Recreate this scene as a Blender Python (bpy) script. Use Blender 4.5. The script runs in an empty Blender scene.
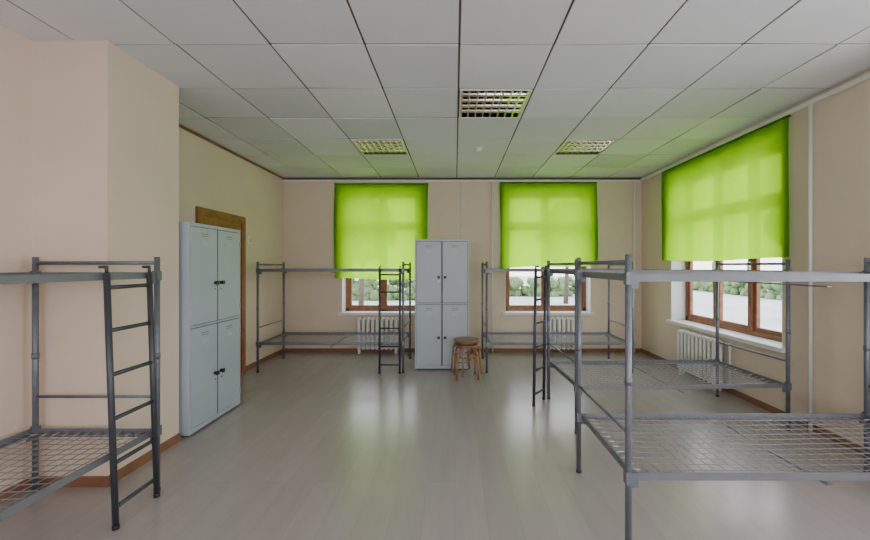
import bpy, math, random
from mathutils import Vector, Matrix
random.seed(7)
C=bpy.context.scene.collection

# ---------------------------------------------------------------- materials
def newmat(name):
    m=bpy.data.materials.new(name); m.use_nodes=True
    nt=m.node_tree
    return m,nt,nt.nodes['Principled BSDF']
def mat(name,col,rough=.5,metal=0,noise=0,nscale=8,bump=0,bscale=60,spec=.5):
    m,nt,b=newmat(name)
    b.inputs['Roughness'].default_value=rough; b.inputs['Metallic'].default_value=metal
    b.inputs['Specular IOR Level'].default_value=spec
    b.inputs['Base Color'].default_value=(*col,1)
    tc=nt.nodes.new('ShaderNodeTexCoord')
    if noise:
        n=nt.nodes.new('ShaderNodeTexNoise'); n.inputs['Scale'].default_value=nscale; n.inputs['Detail'].default_value=5
        nt.links.new(tc.outputs['Object'],n.inputs['Vector'])
        r=nt.nodes.new('ShaderNodeValToRGB')
        r.color_ramp.elements[0].position=.3; r.color_ramp.elements[1].position=.7
        r.color_ramp.elements[0].color=(*[c*(1-noise) for c in col],1)
        r.color_ramp.elements[1].color=(*[min(1,c*(1+noise)) for c in col],1)
        nt.links.new(n.outputs['Fac'],r.inputs['Fac']); nt.links.new(r.outputs['Color'],b.inputs['Base Color'])
    if bump:
        n=nt.nodes.new('ShaderNodeTexNoise'); n.inputs['Scale'].default_value=bscale
        nt.links.new(tc.outputs['Object'],n.inputs['Vector'])
        bp=nt.nodes.new('ShaderNodeBump'); bp.inputs['Strength'].default_value=bump; bp.inputs['Distance'].default_value=.01
        nt.links.new(n.outputs['Fac'],bp.inputs['Height']); nt.links.new(bp.outputs['Normal'],b.inputs['Normal'])
    return m
M={}
M['wall']=mat('wall_paint',(.75,.615,.50),.65,noise=.03,nscale=1.5,bump=.08,bscale=90,spec=.3)
M['white']=mat('white_paint',(.80,.80,.80),.5)
M['tile']=mat('ceiling_tile',(.75,.755,.81),.9,noise=.05,nscale=.9,bump=.25,bscale=120,spec=.1)
M['tile2']=mat('ceiling_tile_b',(.80,.805,.86),.9,noise=.04,nscale=1.2,bump=.25,bscale=120,spec=.1)
M['tile3']=mat('ceiling_tile_c',(.69,.695,.75),.9,noise=.05,nscale=1.2,bump=.25,bscale=120,spec=.1)
M['tbar']=mat('grid_bar',(.10,.085,.07),.7)
M['brown']=mat('brown_wood',(.30,.115,.05),.45,noise=.25,nscale=14)
M['base']=mat('baseboard_brown',(.26,.12,.065),.5,noise=.15,nscale=9)
M['steel']=mat('bed_steel',(.17,.185,.22),.42,metal=.4,noise=.12,nscale=20)
M['steel2']=mat('bed_ladder_steel',(.06,.065,.08),.4,metal=.35)
M['wire']=mat('bed_wire',(.32,.32,.33),.45,metal=.5)
M['rail']=mat('bed_rail',(.20,.21,.235),.48,metal=.35,noise=.08,nscale=10)
M['locker']=mat('locker_paint',(.43,.49,.545),.4,noise=.03,nscale=2)
M['dark']=mat('dark_gap',(.05,.05,.055),.6)
M['black']=mat('black_plastic',(.015,.015,.018),.3)
M['label']=mat('paper_label',(.50,.56,.60),.7)
M['wood']=mat('stool_wood',(.33,.17,.08),.45,noise=.25,nscale=18)
M['woodtop']=mat('stool_seat_wood',(.24,.13,.085),.4,noise=.2,nscale=12)
M['rad']=mat('radiator_enamel',(.80,.79,.76),.35)
M['chrome']=mat('louver_metal',(.88,.84,.70),.12,metal=.8)
M['ochre']=mat('lamp_inside',(.03,.025,.012),.5)
M['tube']=mat('fluorescent_tube_off',(.8,.8,.78),.3)
M['asphalt']=mat('pale_paving',(.50,.53,.50),.9,noise=.15,nscale=.3)
M['leaf']=mat('leaves',(.13,.20,.08),.7,noise=.4,nscale=3)
M['bark']=mat('bark',(.12,.09,.07),.8,noise=.3,nscale=6)

# floor
m,nt,b=newmat('laminate_floor'); M['floor']=m
tc=nt.nodes.new('ShaderNodeTexCoord')
mp=nt.nodes.new('ShaderNodeMapping'); mp.inputs['Rotation'].default_value=(0,0,math.pi/2); mp.inputs['Location'].default_value=(0,0,.3)
nt.links.new(tc.outputs['Object'],mp.inputs['Vector'])
br=nt.nodes.new('ShaderNodeTexBrick')
br.inputs['Color1'].default_value=(.395,.350,.345,1); br.inputs['Color2'].default_value=(.368,.326,.321,1)
br.inputs['Mortar'].default_value=(.33,.29,.285,1)
br.inputs['Scale'].default_value=1; br.inputs['Brick Width'].default_value=1.3; br.inputs['Row Height'].default_value=.19
br.inputs['Mortar Size'].default_value=.0015; br.inputs['Bias'].default_value=0
nt.links.new(mp.outputs['Vector'],br.inputs['Vector'])
mp2=nt.nodes.new('ShaderNodeMapping'); mp2.inputs['Scale'].default_value=(9,1.2,1); mp2.inputs['Location'].default_value=(0,0,.37)
nt.links.new(tc.outputs['Object'],mp2.inputs['Vector'])
n=nt.nodes.new('ShaderNodeTexNoise'); n.inputs['Scale'].default_value=1.5; n.inputs['Detail'].default_value=4
nt.links.new(mp2.outputs['Vector'],n.inputs['Vector'])
mx=nt.nodes.new('ShaderNodeMix'); mx.data_type='RGBA'; mx.blend_type='OVERLAY'; mx.inputs['Factor'].default_value=.10
nt.links.new(br.outputs['Color'],mx.inputs[6]); nt.links.new(n.outputs['Fac'],mx.inputs[7])
nt.links.new(mx.outputs[2],b.inputs['Base Color'])
b.inputs['Roughness'].default_value=.24
b.inputs['Specular IOR Level'].default_value=.6

# glass
m=bpy.data.materials.new('window_glass'); m.use_nodes=True; nt=m.node_tree; nt.nodes.clear()
o=nt.nodes.new('ShaderNodeOutputMaterial'); t=nt.nodes.new('ShaderNodeBsdfTransparent'); g=nt.nodes.new('ShaderNodeBsdfGlossy'); g.inputs['Roughness'].default_value=.05
x=nt.nodes.new('ShaderNodeMixShader'); x.inputs[0].default_value=.06
nt.links.new(t.outputs[0],x.inputs[1]); nt.links.new(g.outputs[0],x.inputs[2]); nt.links.new(x.outputs[0],o.inputs[0]); M['glass']=m
# blind fabric
def fabric(name,tr,df,k):
    m=bpy.data.materials.new(name); m.use_nodes=True; nt=m.node_tree; nt.nodes.clear()
    o=nt.nodes.new('ShaderNodeOutputMaterial')
    a=nt.nodes.new('ShaderNodeBsdfTranslucent'); a.inputs[0].default_value=(*tr,1)
    d=nt.nodes.new('ShaderNodeBsdfDiffuse'); d.inputs[0].default_value=(*df,1)
    t=nt.nodes.new('ShaderNodeBsdfTransparent'); t.inputs[0].default_value=(*tr,1)
    x=nt.nodes.new('ShaderNodeMixShader'); x.inputs[0].default_value=.25
    y=nt.nodes.new('ShaderNodeMixShader'); y.inputs[0].default_value=k
    nt.links.new(a.outputs[0],x.inputs[1]); nt.links.new(d.outputs[0],x.inputs[2])
    nt.links.new(x.outputs[0],y.inputs[1]); nt.links.new(t.outputs[0],y.inputs[2]); nt.links.new(y.outputs[0],o.inputs[0])
    return m
M['fabric']=fabric('green_blind_fabric',(.46,.90,.004),(.20,.42,.01),.08)
M['hem']=fabric('green_blind_hem',(.2,.45,.01),(.14,.33,.01),.0)

# ---------------------------------------------------------------- builder
class B:
    def __init__(s): s.v=[];s.f=[];s.mi=[];s.mats=[];s.sm=[]
    def m(s,k):
        if k not in s.mats: s.mats.append(k)
        return s.mats.index(k)
    def add(s,vs,fs,k,smooth=False):
        o=len(s.v); s.v+=[tuple(v) for v in vs]; i=s.m(k)
        for f in fs: s.f.append([a+o for a in f]); s.mi.append(i); s.sm.append(smooth)
    def box(s,a,b,k):
        x0,y0,z0=[min(a[i],b[i]) for i in range(3)]; x1,y1,z1=[max(a[i],b[i]) for i in range(3)]
        s.add([(x0,y0,z0),(x1,y0,z0),(x1,y1,z0),(x0,y1,z0),(x0,y0,z1),(x1,y0,z1),(x1,y1,z1),(x0,y1,z1)],
              [(0,3,2,1),(4,5,6,7),(0,1,5,4),(1,2,6,5),(2,3,7,6),(3,0,4,7)],k)
    def tube(s,p,q,r,k,n=10,r2=None):
        p=Vector(p);q=Vector(q); d=(q-p).normalized()
        u=d.cross(Vector((0,0,1)) if abs(d.z)<.9 else Vector((1,0,0))).normalized(); w=d.cross(u)
        r2=r if r2 is None else r2; vs=[]
        for c,rr in((p,r),(q,r2)):
            for i in range(n):
                a=2*math.pi*(i+.5)/n; vs.append(c+u*math.cos(a)*rr+w*math.sin(a)*rr)
        fs=[(i,(i+1)%n,n+(i+1)%n,n+i) for i in range(n)]
        s.add(vs,fs,k,n>5)
        o=len(s.v)-2*n
        s.f.append([o+n-1-i for i in range(n)]); s.mi.append(s.m(k)); s.sm.append(False)
        s.f.append([o+n+i for i in range(n)]); s.mi.append(s.m(k)); s.sm.append(False)
    def path(s,pts,r,k,n=10):
        for a,b in zip(pts,pts[1:]): s.tube(a,b,r,k,n)
        for p in pts[1:-1]: s.ball(p,r,k)
    def ball(s,c,r,k,n=8,sz=1):
        c=Vector(c); vs=[];fs=[]; h=n//2
        for j in range(h+1):
            ph=math.pi*j/h
            for i in range(n):
                a=2*math.pi*i/n; vs.append(c+Vector((math.sin(ph)*math.cos(a)*r,math.sin(ph)*math.sin(a)*r,math.cos(ph)*r*sz)))
        for j in range(h):
            for i in range(n): fs.append((j*n+i,(j+1)*n+i,(j+1)*n+(i+1)%n,j*n+(i+1)%n))
        s.add(vs,fs,k,True)
    def build(s,name,loc=(0,0,0),rz=0,bevel=0):
        me=bpy.data.meshes.new(name); me.from_pydata(s.v,[],s.f); me.update()
        for k in s.mats: me.materials.append(M[k])
        for p,i,sm in zip(me.polygons,s.mi,s.sm): p.material_index=i; p.use_smooth=sm
        ob=bpy.data.objects.new(name,me); C.objects.link(ob); ob.location=loc; ob.rotation_euler=(0,0,rz)
        if bevel:
            md=ob.modifiers.new('bevel','BEVEL'); md.width=bevel; md.segments=2; md.limit_method='ANGLE'
        return ob

# ---------------------------------------------------------------- room
XL,XR,YB,YF,H=-2.96,3.21,6.54,-1.7,3.0
T=.30
def wall(name,axis,pos,a0,a1,out,openings,th=T):
    """axis 'x': wall runs along x at y=pos. out=+1/-1 direction of thickness."""
    b=B()
    def seg(u0,u1,z0,z1):
        if u1-u0<1e-4 or z1-z0<1e-4: return
        if axis=='x': b.box((u0,pos,z0),(u1,pos+out*th,z1),'wall')
        else: b.box((pos,u0,z0),(pos+out*th,u1,z1),'wall')
    cur=a0
    for (u0,u1,z0,z1) in sorted(openings):
        seg(cur,u0,0,H+.2); seg(u0,u1,0,z0); seg(u0,u1,z1,H+.2); cur=u1
    seg(cur,a1,0,H+.2)
    return b.build(name)
WB1=(-1.95,-.60,.66,2.80); WB2=(.86,2.34,.66,2.80)
WR=(3.72,5.65,.66,2.80); WR2=(.15,2.3,.66,2.80); WR3=(-1.45,-.25,.66,2.8)
WF1=(-2.3,-.6,.7,2.8); WF2=(.5,2.4,.7,2.8)
wall('wall_back','x',YB,XL-T,XR+T,1,[WB1,WB2])
wall('wall_right','y',XR,YF,YB,1,[WR,WR2,WR3])
wall('wall_front','x',YF,XL-T,XR+T,-1,[WF1,WF2])
DO=(4.42,5.22,0,2.07)
wall('wall_left','y',XL,YF,YB,-1,[])
b=B(); b.box((XL,2.56,0),(-2.34,3.22,H),'wall'); b.build('wall_left_pier')
b=B(); b.box((XL,YF,0),(-2.85,2.56,H),'wall'); b.build('wall_left_front')
b=B(); b.box((XL-T,YF-T,-.1),(XR+T,YB+T,0),'floor'); b.build('floor')

# ceiling: tiles + dark backing
ts=.65; gx0=.03; gy0=3.26
lights=[(0,0),(-2,2),(2,2)]
b=B()
b.box((XL-T,YF-T,H+.16),(XR+T,YB+T,H+.2),'tbar')
for i in range(-6,6):
    for j in range(-9,7):
        if (i,j) in lights: continue
        x0=gx0+i*ts; y0=gy0+j*ts; x1=x0+ts; y1=y0+ts
        x0=max(x0,XL);x1=min(x1,XR);y0=max(y0,YF);y1=min(y1,YB)
        if x1-x0<.03 or y1-y0<.02: continue
        g=.0075; k=random.choice(['tile','tile','tile2','tile2','tile3'])
        zz=[H+random.uniform(-.003,.007) for _ in range(4)]
        p=[(x0+g,y0+g),(x1-g,y0+g),(x1-g,y1-g),(x0+g,y1-g)]
        vs=[(p[q][0],p[q][1],zz[q]) for q in range(4)]+[(p[q][0],p[q][1],H+.015) for q in range(4)]
        b.add(vs,[(0,3,2,1),(4,5,6,7),(0,1,5,4),(1,2,6,5),(2,3,7,6),(3,0,4,7)],k)
for i in range(-5,6):
    x=gx0+i*ts
    if XL<x<XR: b.box((x-.012,YF,H+.008),(x+.012,YB,H+.02),'tbar')
for j in range(-8,7):
    y=gy0+j*ts
    if YF<y<YB: b.box((XL,y-.012,H+.008),(XR,y+.012,H+.02),'tbar')
b.build('ceiling')

# ceiling lamps (louvered)
for (i,j) in lights:
    x0=gx0+i*ts; y0=gy0+j*ts; b=B(); S=ts
    f=.026
    b.box((.012,.012,-.006),(S-.012,f,.03),'white'); b.box((.012,S-f,-.006),(S-.012,S-.012,.03),'white')
    b.box((.012,f,-.006),(f,S-f,.03),'white'); b.box((S-f,f,-.006),(S-.012,S-f,.03),'white')
    b.box((f,f,.12),(S-f,S-f,.13),'ochre')
    for a,c in(((f-.004,f,0),(f,S-f,.13)),((S-f,f,0),(S-f+.004,S-f,.13)),((f,f-.004,0),(S-f,f,.13)),((f,S-f,0),(S-f,S-f+.004,.13))): b.box(a,c,'ochre')
    for q in range(4):
        xx=f+(S-2*f)*(q+.5)/4
        b.tube((xx,f+.01,.10),(xx,S-f-.01,.10),.008,'tube')
    def vprof(c,w,hh,horizontal):
        vs=[]
        for e in(f,S-f):
            pr=[(c-w,hh),(c-w*.45,hh*.45),(c-.004,0),(c+.004,0),(c+w*.45,hh*.45),(c+w,hh)]
            for a,z in pr: vs.append((e,a,z) if horizontal else (a,e,z))
        n=6; fs=[(q,(q+1)%n,n+(q+1)%n,n+q) for q in range(n)]
        b.add(vs,fs,'chrome')
    for q in range(9):
        xx=f+(S-2*f)*q/8; xx=min(max(xx,f+.008),S-f-.008); vprof(xx,.011,.024,False)
    for q in range(1,5):
        vprof(f+(S-2*f)*q/5,.010,.024,True)
    b.build('ceiling_lamp',(x0,y0,H))
b=B(); b.tube((0,0,0),(0,0,-.012),.065,'white',24); b.tube((0,0,-.012),(0,0,-.045),.05,'white',24,.032); b.build('smoke_detector',(.30,4.9,H))

# baseboards & trims
def bb(name,a,c,k='base'):
    b=B(); b.box(a,c,k); return b.build(name,bevel=.004)
bb('baseboard_back',(XL,YB-.018,0),(XR,YB,.065))
bb('baseboard_right',(XR-.018,YF,0),(XR,YB-.018,.065))
b=B()
b.box((XL,3.22,0),(XL+.018,4.33,.065),'base'); b.box((XL,5.31,0),(XL+.018,YB-.018,.065),'base')
b.box((-2.34,2.542,0),(-2.322,3.22,.065),'base'); b.box((-2.85,2.542,0),(-2.34,2.56,.065),'base')
b.box((-2.85,YF,0),(-2.832,2.542,.065),'base'); b.build('baseboard_left')
bb('trim_back',(XL,YB-.02,H-.035),(XR-.02,YB,H-.004),'tbar')
b=B(); b.box((XL,YB-.03,H-.075),(XR-.03,YB,H-.04),'white'); b.build('trim_1',bevel=.004)
b=B(); b.box((XR-.035,YF,H-.075),(XR,YB-.03,H-.035),'white'); b.build('trim_right',bevel=.004)
b=B(); b.box((XL,3.22,H-.03),(XL+.02,YB-.03,H-.004),'base'); b.build('trim_left')

# ---------------------------------------------------------------- windows
def window(name,w,z0,z1,nl,loc,rz):
    """local x 0..w, local y = outward from inner wall face, z absolute"""
    b=B(); d=T; fy=d-.09
    b.box((0,.0,z0),(.012,d,z1),'white'); b.box((w-.012,0,z0),(w,d,z1),'white'); b.box((.012,0,z1-.012),(w-.012,d,z1),'white')
    b.box((-.04,-.055,z0-.02),(w+.04,0,z0+.022),'white'); b.box((.012,0,z0-.0),(w-.012,d,z0+.022),'white')
    a0=.012;a1=w-.012;c0=z0+.022;c1=z1-.012; fw=.055
    b.box((a0,fy,c0),(a0+fw,fy+.07,c1),'brown'); b.box((a1-fw,fy,c0),(a1,fy+.07,c1),'brown')
    b.box((a0,fy,c0),(a1,fy+.07,c0+fw),'brown'); b.box((a0,fy,c1-fw),(a1,fy+.07,c1),'brown')
    zt=z0+1.5; b.box((a0+fw,fy,zt),(a1-fw,fy+.07,zt+.06),'brown')
    for i in range(nl):
        s0=a0+fw+(a1-a0-2*fw)*i/nl; s1=a0+fw+(a1-a0-2*fw)*(i+1)/nl
        if i: b.box((s0-.022,fy-.012,c0+fw),(s0+.022,fy+.07,c1-fw),'brown')
        for (q0,q1) in((c0+fw,zt),(zt+.06,c1-fw)):
            sw=.045; p=.022 if i else 0; r=.022 if i<nl-1 else 0
            u0=s0+p;u1=s1-r
            b.box((u0,fy+.01,q0),(u0+sw,fy+.05,q1),'brown'); b.box((u1-sw,fy+.01,q0),(u1,fy+.05,q1),'brown')
            b.box((u0+sw,fy+.01,q0),(u1-sw,fy+.05,q0+sw),'brown'); b.box((u0+sw,fy+.01,q1-sw),(u1-sw,fy+.05,q1),'brown')
            b.add([(u0+sw,fy+.03,q0+sw),(u1-sw,fy+.03,q0+sw),(u1-sw,fy+.03,q1-sw),(u0+sw,fy+.03,q1-sw)],[(0,1,2,3)],'glass')
        if i: b.box((s0-.012,fy-.04,z0+.75),(s0+.012,fy-.012,z0+.87),'white')
    ob=b.build(name,loc,rz)
    L=bpy.data.lights.new(name+'_portal','AREA'); L.shape='RECTANGLE'; L.size=w; L.size_y=z1-z0; L.cycles.is_portal=True
    lo=bpy.data.objects.new(name+'_daylight_portal',L); C.objects.link(lo)
    mw=Matrix.Translation(loc)@Matrix.Rotation(rz,4,'Z')@Matrix.Translation((w/2,T+.02,(z0+z1)/2))@Matrix.Rotation(math.radians(-90),4,'X')
    lo.matrix_world=mw
    return ob
HP=math.pi/2
window('window_1',WB1[1]-WB1[0],.66,2.8,2,(WB1[0],YB,0),0)
window('window_2',WB2[1]-WB2[0],.66,2.8,2,(WB2[0],YB,0),0)
window('window_3',WR[1]-WR[0],.66,2.8,3,(XR,WR[1],0),-HP)
window('window_4',WR2[1]-WR2[0],.66,2.8,3,(XR,WR2[1],0),-HP)
window('window_5',WR3[1]-WR3[0],.66,2.8,2,(XR,WR3[1],0),-HP)
window('window_6',WF1[1]-WF1[0],.7,2.8,2,(WF1[1],YF,0),math.pi)
window('window_7',WF2[1]-WF2[0],.7,2.8,2,(WF2[1],YF,0),math.pi)

def blind(w,zt,zb,loc,rz,seed,droop=0.0):
    b=B(); rnd=random.Random(seed); nx=48; nz=30; vs=[];fs=[]
    ph=[rnd.uniform(0,6) for _ in range(6)]
    for j in range(nz+1):
        t=j/nz
        for i in range(nx+1):
            s=i/nx; xx=s*w
            zbot=zb+.012*math.sin(s*7+ph[0])+droop*s
            ztop=zt-.010*abs(math.sin(s*math.pi*5))
            z=ztop+(zbot-ztop)*t
            off=.004*math.sin(s*18+ph[1])*(.4+t)+.009*math.sin(s*7+ph[2]+t*1.5)*t+.004*math.sin(s*41+ph[3]+t*3)
            xe=xx+ (.012*math.sin(t*4+ph[4]) if i in(0,nx) else 0)
            vs.append((xe,-.05+off,z))
    for j in range(nz):
        for i in range(nx): fs.append((j*(nx+1)+i,j*(nx+1)+i+1,(j+1)*(nx+1)+i+1,(j+1)*(nx+1)+i))
    b.add(vs,fs,'fabric',True)
    for i in (0,nx-1):
        for j in range(nz):
            q=[vs[j*(nx+1)+i],vs[j*(nx+1)+i+1],vs[(j+1)*(nx+1)+i+1],vs[(j+1)*(nx+1)+i]]
            b.add([(p[0],p[1]+.004,p[2]) for p in q],[(0,1,2,3)],'hem',True)
    b.box((-.005,-.056,zt-.005),(w+.005,-.03,zt+.012),'hem')
    for xx in(.1,w-.1): b.box((xx-.01,-.05,zt),(xx+.01,0,zt+.015),'white')
    b.build('green_window_blind',loc,rz)
blind(1.60,2.88,1.26,(-2.06,YB,0),0,1)
blind(1.66,2.90,1.44,(.77,YB,0),0,2,.05)
blind(2.20,2.90,1.55,(XR,5.80,0),-HP,3)

# door (left wall), surface mounted on the wall face
b=B(); w=DO[1]-DO[0]
b.box((0,-.035,0),(-.09,0,2.16),'brown'); b.box((w,-.035,0),(w+.09,0,2.16),'brown'); b.box((0,-.035,2.07),(w,0,2.16),'brown')
b.box((0,-.02,.006),(w,0,2.07),'brown')
for z0,z1 in((.15,.95),(1.1,1.95)):
    b.box((.12,-.026,z0),(w-.12,-.02,z1),'base')
b.tube((.07,-.02,1.02),(.07,-.06,1.02),.01,'chrome'); b.tube((.07,-.06,1.02),(.18,-.06,1.02),.009,'chrome')
b.build('door_1',(XL+.001,DO[0],0),HP)

# pipes
b=B(); b.tube((.64,YB-.04,0.0),(.64,YB-.04,H-.08),.014,'white'); b.build('heating_pipe')
b=B(); b.tube((3.06,YB-.05,0.0),(3.06,YB-.05,H-.08),.016,'white'); b.build('heating_pipe')
b=B(); b.tube((XR-.04,3.39,0.0),(XR-.04,3.39,H-.08),.014,'white'); b.build('heating_pipe')
b=B(); b.tube((.10,YB-.012,1.7),(.10,YB-.012,H-.08),.007,'white'); b.box((.07,YB-.03,1.58),(.13,YB,1.70),'white'); b.build('cable_duct')
b=B(); b.box((0,0,0),(.012,.07,.10),'white'); b.box((.012,.02,.02),(.02,.05,.08),'label'); b.build('light_switch',(XL,5.42,1.8),bevel=.003)

# radiators
def radiator(n,loc,rz):
    b=B(); p=.078
    for i in range(n):
        x=(i+.5)*p
        for yy in(-.055,-.145):
            b.tube((x,yy,.10),(x,yy,.58),.016,'rad',10)
        for z in(.10,.58):
            b.tube((x,-.05,z),(x,-.15,z),.029,'rad',12)
            b.tube((x-p/2,-.10,z),(x+p/2,-.10,z),.022,'rad',10)
        b.box((x-.026,-.15,.12),(x+.026,-.144,.56),'rad')
        b.box((x-.004,-.145,.10),(x+.004,-.055,.58),'rad')
    for x in(p*.5,(n-.5)*p):
        b.box((x-.02,-.13,0),(x+.02,-.07,.09),'rad')
    b.tube((n*p,-.10,.58),(n*p+.08,-.10,.58),.011,'rad'); b.tube((n*p,-.10,.10),(n*p+.08,-.10,.10),.011,'rad')
    b.path([(n*p+.08,-.10,.58),(n*p+.08,-.035,.58),(n*p+.08,-.035,.10),(n*p+.08,-.10,.10)],.011,'rad')
    b.build('radiator',loc,rz)
radiator(9,(-1.66,YB,0),0)
radiator(8,(1.48,YB,0),0)
radiator(10,(XR,5.25,0),-HP)

# ---------------------------------------------------------------- lockers
def locker(w,loc,rz):
    b=B(); h=1.86; d=.5
    b.box((-w/2,.014,.02),(w/2,d,h),'locker')
    b.box((-w/2+.02,.03,0),(w/2-.02,d-.02,.02),'dark')
    b.box((-w/2+.012,.010,.035),(w/2-.012,.014,h-.012),'dark')
    b.box((-w/2,0.0,h-.03),(w/2,.014,h),'locker'); b.box((-w/2,0.0,.02),(w/2,.014,.06),'locker')
    b.box((-w/2,0.0,.06),(-w/2+.018,.014,h-.03),'locker'); b.box((w/2-.018,0.0,.06),(w/2,.014,h-.03),'locker')
    b.box((-.007,0,.06),(.007,.002,h-.03),'dark'); b.box((-w/2+.018,0,.935),(w/2-.018,.012,.955),'locker')
    for sx in(-1,1):
        for z0,z1 in((.066,.929),(.961,h-.036)):
            xa=sx*.009; xb=sx*(w/2-.023)
            b.box((xa,-.004,z0),(xb,.012,z1),'locker')
            xc=(xa+xb)/2
            for q in range(2): 
                b.box((xc-.05,-.0050,z1-.055-q*.02),(xc+.05,-.003,z1-.051-q*.02),'dark')
            b.box((xc-.045,-.0055,z1-.15),(xc+.045,-.003,z1-.115),'label')
            zh=z0+.36 if z0>.5 else z0+.40
            hx=sx*.045
            b.tube((hx,-.004,zh),(hx,-.03,zh),.016,'black',14)
            b.box((hx-.018,-.038,zh-.018),(hx+.018,-.028,zh+.018),'black')
            b.tube((hx,-.004,zh-.06),(hx,-.012,zh-.06),.010,'chrome',12)
            for hz in(z0+.1,z1-.12): b.tube((sx*(w/2-.012),-.004,hz-.03),(sx*(w/2-.012),-.004,hz+.03),.006,'locker',8)
    b.build('metal_locker',loc,rz,bevel=.002)
locker(.78,(-2.285,3.655,0),HP)
locker(.77,(-.185,5.40,0),0)

# ---------------------------------------------------------------- beds
def bed(L,W,loc,rz=0,ladder=None):
    """local x 0..L length, y 0..W width"""
    b=B(); r=.0165; ht=1.54
    for x in(0,L):
        for y in(0,W):
            b.tube((x,y,0),(x,y,ht),r,'steel',12); b.tube((x,y,0),(x,y,.02),r+.002,'dark',12)
            b.tube((x,y,.87),(x,y,.91),r+.0025,'steel',12)
        for z,rr in((1.50,.012),(.62,.009)):
            b.tube((x,0,z),(x,W,z),rr,'steel')
    for z in(.40,1.42):
        e=.02
        for y in(0,W):
            s=1 if y==0 else -1
            b.box((e,y-.003*s,z-.020),(L-e,y+.003*s,z+.020),'rail')
            b.box((e,y+.003*s,z-.020),(L-e,y+.035*s,z-.016),'rail')
        for x in(0,L):
            s=1 if x==0 else -1
            b.box((x+.020*s,.0,z-.020),(x+.026*s,W,z+.020),'rail')
            b.box((x+.026*s,.003,z-.020),(x+.055*s,W-.003,z-.016),'rail')
            for y in(0,W):
                b.box((x-.018,y-.018,z-.035),(x+.018,y+.018,z+.028),'steel')
                b.box((x+.016*s,y-.005,z-.055),(x+.05*s,y+.005,z+.02),'steel')
        nx=int(L/.06); ny=int(W/.065)
        for i in range(1,nx):
            x=L*i/nx; 
            zs=-.012*math.sin(math.pi*i/nx)
            b.tube((x,.006,z),(x,W*.5,z+zs-.008),.0028,'wire',4); b.tube((x,W*.5,z+zs-.008),(x,W-.006,z),.0028,'wire',4)
        for j in range(1,ny):
            y=W*j/ny; zs=-.02*math.sin(math.pi*j/ny)
            b.tube((.03,y,z),(L*.5,y,z+zs),.0028,'wire',4); b.tube((L*.5,y,z+zs),(L-.03,y,z),.0028,'wire',4)
            b.tube((.03,y,z),(.09,y,z),.006,'wire',6); b.tube((L-.09,y,z),(L-.03,y,z),.006,'wire',6)
        b.box((L/2-.012,.003,z-.05),(L/2+.012,W-.003,z-.043),'rail')
    if ladder:
        (ax,ay),(bx,by),(ox,oy)=ladder
        top=1.44
        for (x,y) in((ax,ay),(bx,by)):
            b.tube((x,y,0),(x+ox,y+oy,top),.016,'steel2',10)
            b.tube((x,y,0),(x,y,.02),.018,'black',10)
        for z in(.12,.37,.62,.87,1.12,1.36):
            t=z/top
            b.tube((ax+ox*t,ay+oy*t,z),(bx+ox*t,by+oy*t,z),.012,'steel2',8)
        hk=Vector((0,.04,0)) if oy else Vector((.04,0,0))
        for (x,y) in((ax,ay),(bx,by)):
            b.path([(x+ox,y+oy,top),(x+ox,y+oy,top+.035),(x+ox+hk.x,y+oy+hk.y,top+.035)],.009,'steel2',8)
    return b.build('bunk_bed',loc,rz)
bed(1.95,.80,(-1.96,.55,0),HP,((1.59,-.05),(1.89,-.045),(-.035,.02)))
bed(2.02,.80,(-2.74,5.28,0),0,((1.70,-.045),(1.98,-.045),(0,.02)))
bed(2.02,.80,(.44,5.28,0),0)
bed(1.93,.88,(1.075,3.36,0),.035,((-.22,.66),(-.06,.86),(.02,.0)))
bed(2.07,.78,(.89,1.95,0),0)

# stools
def stool(z,loc,rz):
    b=B()
    n=28; R=.165
    b.tube((0,0,z-.028),(0,0,z),R,'woodtop',n)
    b.tube((0,0,z-.05),(0,0,z-.028),R*.82,'wood',n)
    for q in range(4):
        a=math.pi/4+q*HP; c,s=math.cos(a),math.sin(a)
        pts=[(c*.10,s*.10,z-.055),(c*.155,s*.155,z-.075),(c*.178,s*.178,z-.12),(c*.20,s*.20,z-.45)]
        b.path(pts,.0135,'wood',8)
    for q in range(4):
        a=math.pi/4+q*HP; a2=a+HP; rr=.183
        b.tube((math.cos(a)*rr,math.sin(a)*rr,z-.22),(math.cos(a2)*rr,math.sin(a2)*rr,z-.22),.008,'wood',8)
    b.build('wooden_stool',loc,rz)
stool(.45,(.15,5.06,0),.1)
stool(.45,(.15,5.06,.06),.55)

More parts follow.
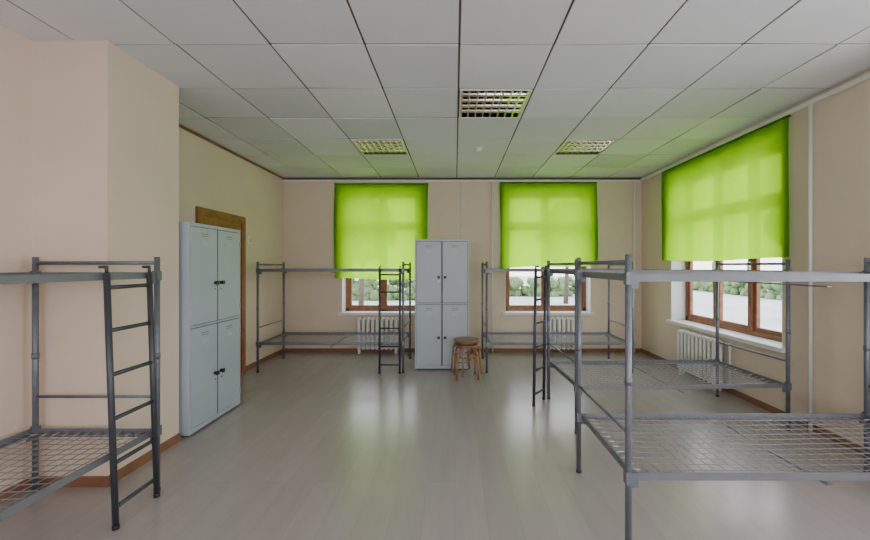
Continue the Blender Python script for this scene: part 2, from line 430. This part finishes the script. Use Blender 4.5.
# ---------------------------------------------------------------- outside
b=B(); b.box((-80,-60,-.95),(80,90,-.9),'asphalt'); b.build('ground_outside')
def hedge(x0,x1,y0,y1,n,h,seed):
    b=B(); rnd=random.Random(seed)
    for q in range(n):
        t=rnd.random(); u=rnd.random()**1.4
        b.ball((x0+(x1-x0)*t+rnd.uniform(-.4,.4),y0+(y1-y0)*t+rnd.uniform(-.5,.5),-.85+u*h),rnd.uniform(.15,.45),'leaf',8)
    b.build('hedge')
hedge(-14,0,26,27,420,1.5,3)
hedge(4,12,30,30,160,1.2,4)
hedge(22,24,8,42,420,1.3,5)
def tree(x,y,seed):
    b=B(); rnd=random.Random(seed)
    b.tube((0,0,-.9),(0.1,0,2.2),.16,'bark',10,.10)
    for q in range(6):
        a=q*1.05; b.tube((.08,0,1.6+q*.12),(math.cos(a)*1.2,math.sin(a)*1.2,2.9+q*.2),.06,'bark',8,.02)
    for q in range(120):
        a=rnd.uniform(0,6.28); h=rnd.uniform(0,1); rr=1.7*math.sin(math.pi*(.15+.8*h))*rnd.random()**.5
        b.ball((math.cos(a)*rr,math.sin(a)*rr,2.1+h*3.2),rnd.uniform(.2,.5),'leaf',8)
    b.build('tree',(x,y,0))
tree(-5.2,21,1); tree(15,15.5,2); tree(7.0,24,4)

# ---------------------------------------------------------------- light
w=bpy.data.worlds.new('overcast_sky'); bpy.context.scene.world=w; w.use_nodes=True
nt=w.node_tree; bg=nt.nodes['Background']
tc=nt.nodes.new('ShaderNodeTexCoord'); sp=nt.nodes.new('ShaderNodeSeparateXYZ'); nt.links.new(tc.outputs['Generated'],sp.inputs[0])
rp=nt.nodes.new('ShaderNodeValToRGB'); rp.color_ramp.elements[0].position=0; rp.color_ramp.elements[0].color=(.93,.94,.95,1)
rp.color_ramp.elements[1].position=.7; rp.color_ramp.elements[1].color=(.84,.89,1,1)
nt.links.new(sp.outputs['Z'],rp.inputs['Fac']); nt.links.new(rp.outputs['Color'],bg.inputs['Color'])
bg.inputs['Strength'].default_value=5.4

def window_fill(name,loc,rot,sx,sy,e):  # extra area lamp added on top of the sky to fill the room
    L=bpy.data.lights.new(name,'AREA'); L.shape='RECTANGLE'; L.size=sx; L.size_y=sy; L.energy=e; L.color=(1,.97,.98)
    o=bpy.data.objects.new(name,L); C.objects.link(o); o.location=loc; o.rotation_euler=rot
window_fill('fill_right_window',(XR+.5,1.22,1.9),(0,math.radians(90),0),2.0,2.1,60)  # added fill lamp outside the unseen right window, brightens the interior
window_fill('fill_front_window',(-1.45,YF-.5,1.9),(math.radians(90),0,0),1.8,2.0,50)  # added fill lamp behind the camera, outside an unseen window
window_fill('fill_front_window',(1.45,YF-.5,1.9),(math.radians(90),0,0),1.8,2.0,60)  # second added fill lamp behind the camera

# ---------------------------------------------------------------- camera
cd=bpy.data.cameras.new('camera'); cam=bpy.data.objects.new('camera',cd); C.objects.link(cam)
cam.location=(0,0,1.48); cam.rotation_euler=(math.radians(90),0,0)
cd.sensor_width=36; cd.lens=380/870*36; cd.shift_x=-20/870; cd.shift_y=-4/870; cd.clip_start=.05
bpy.context.scene.camera=cam
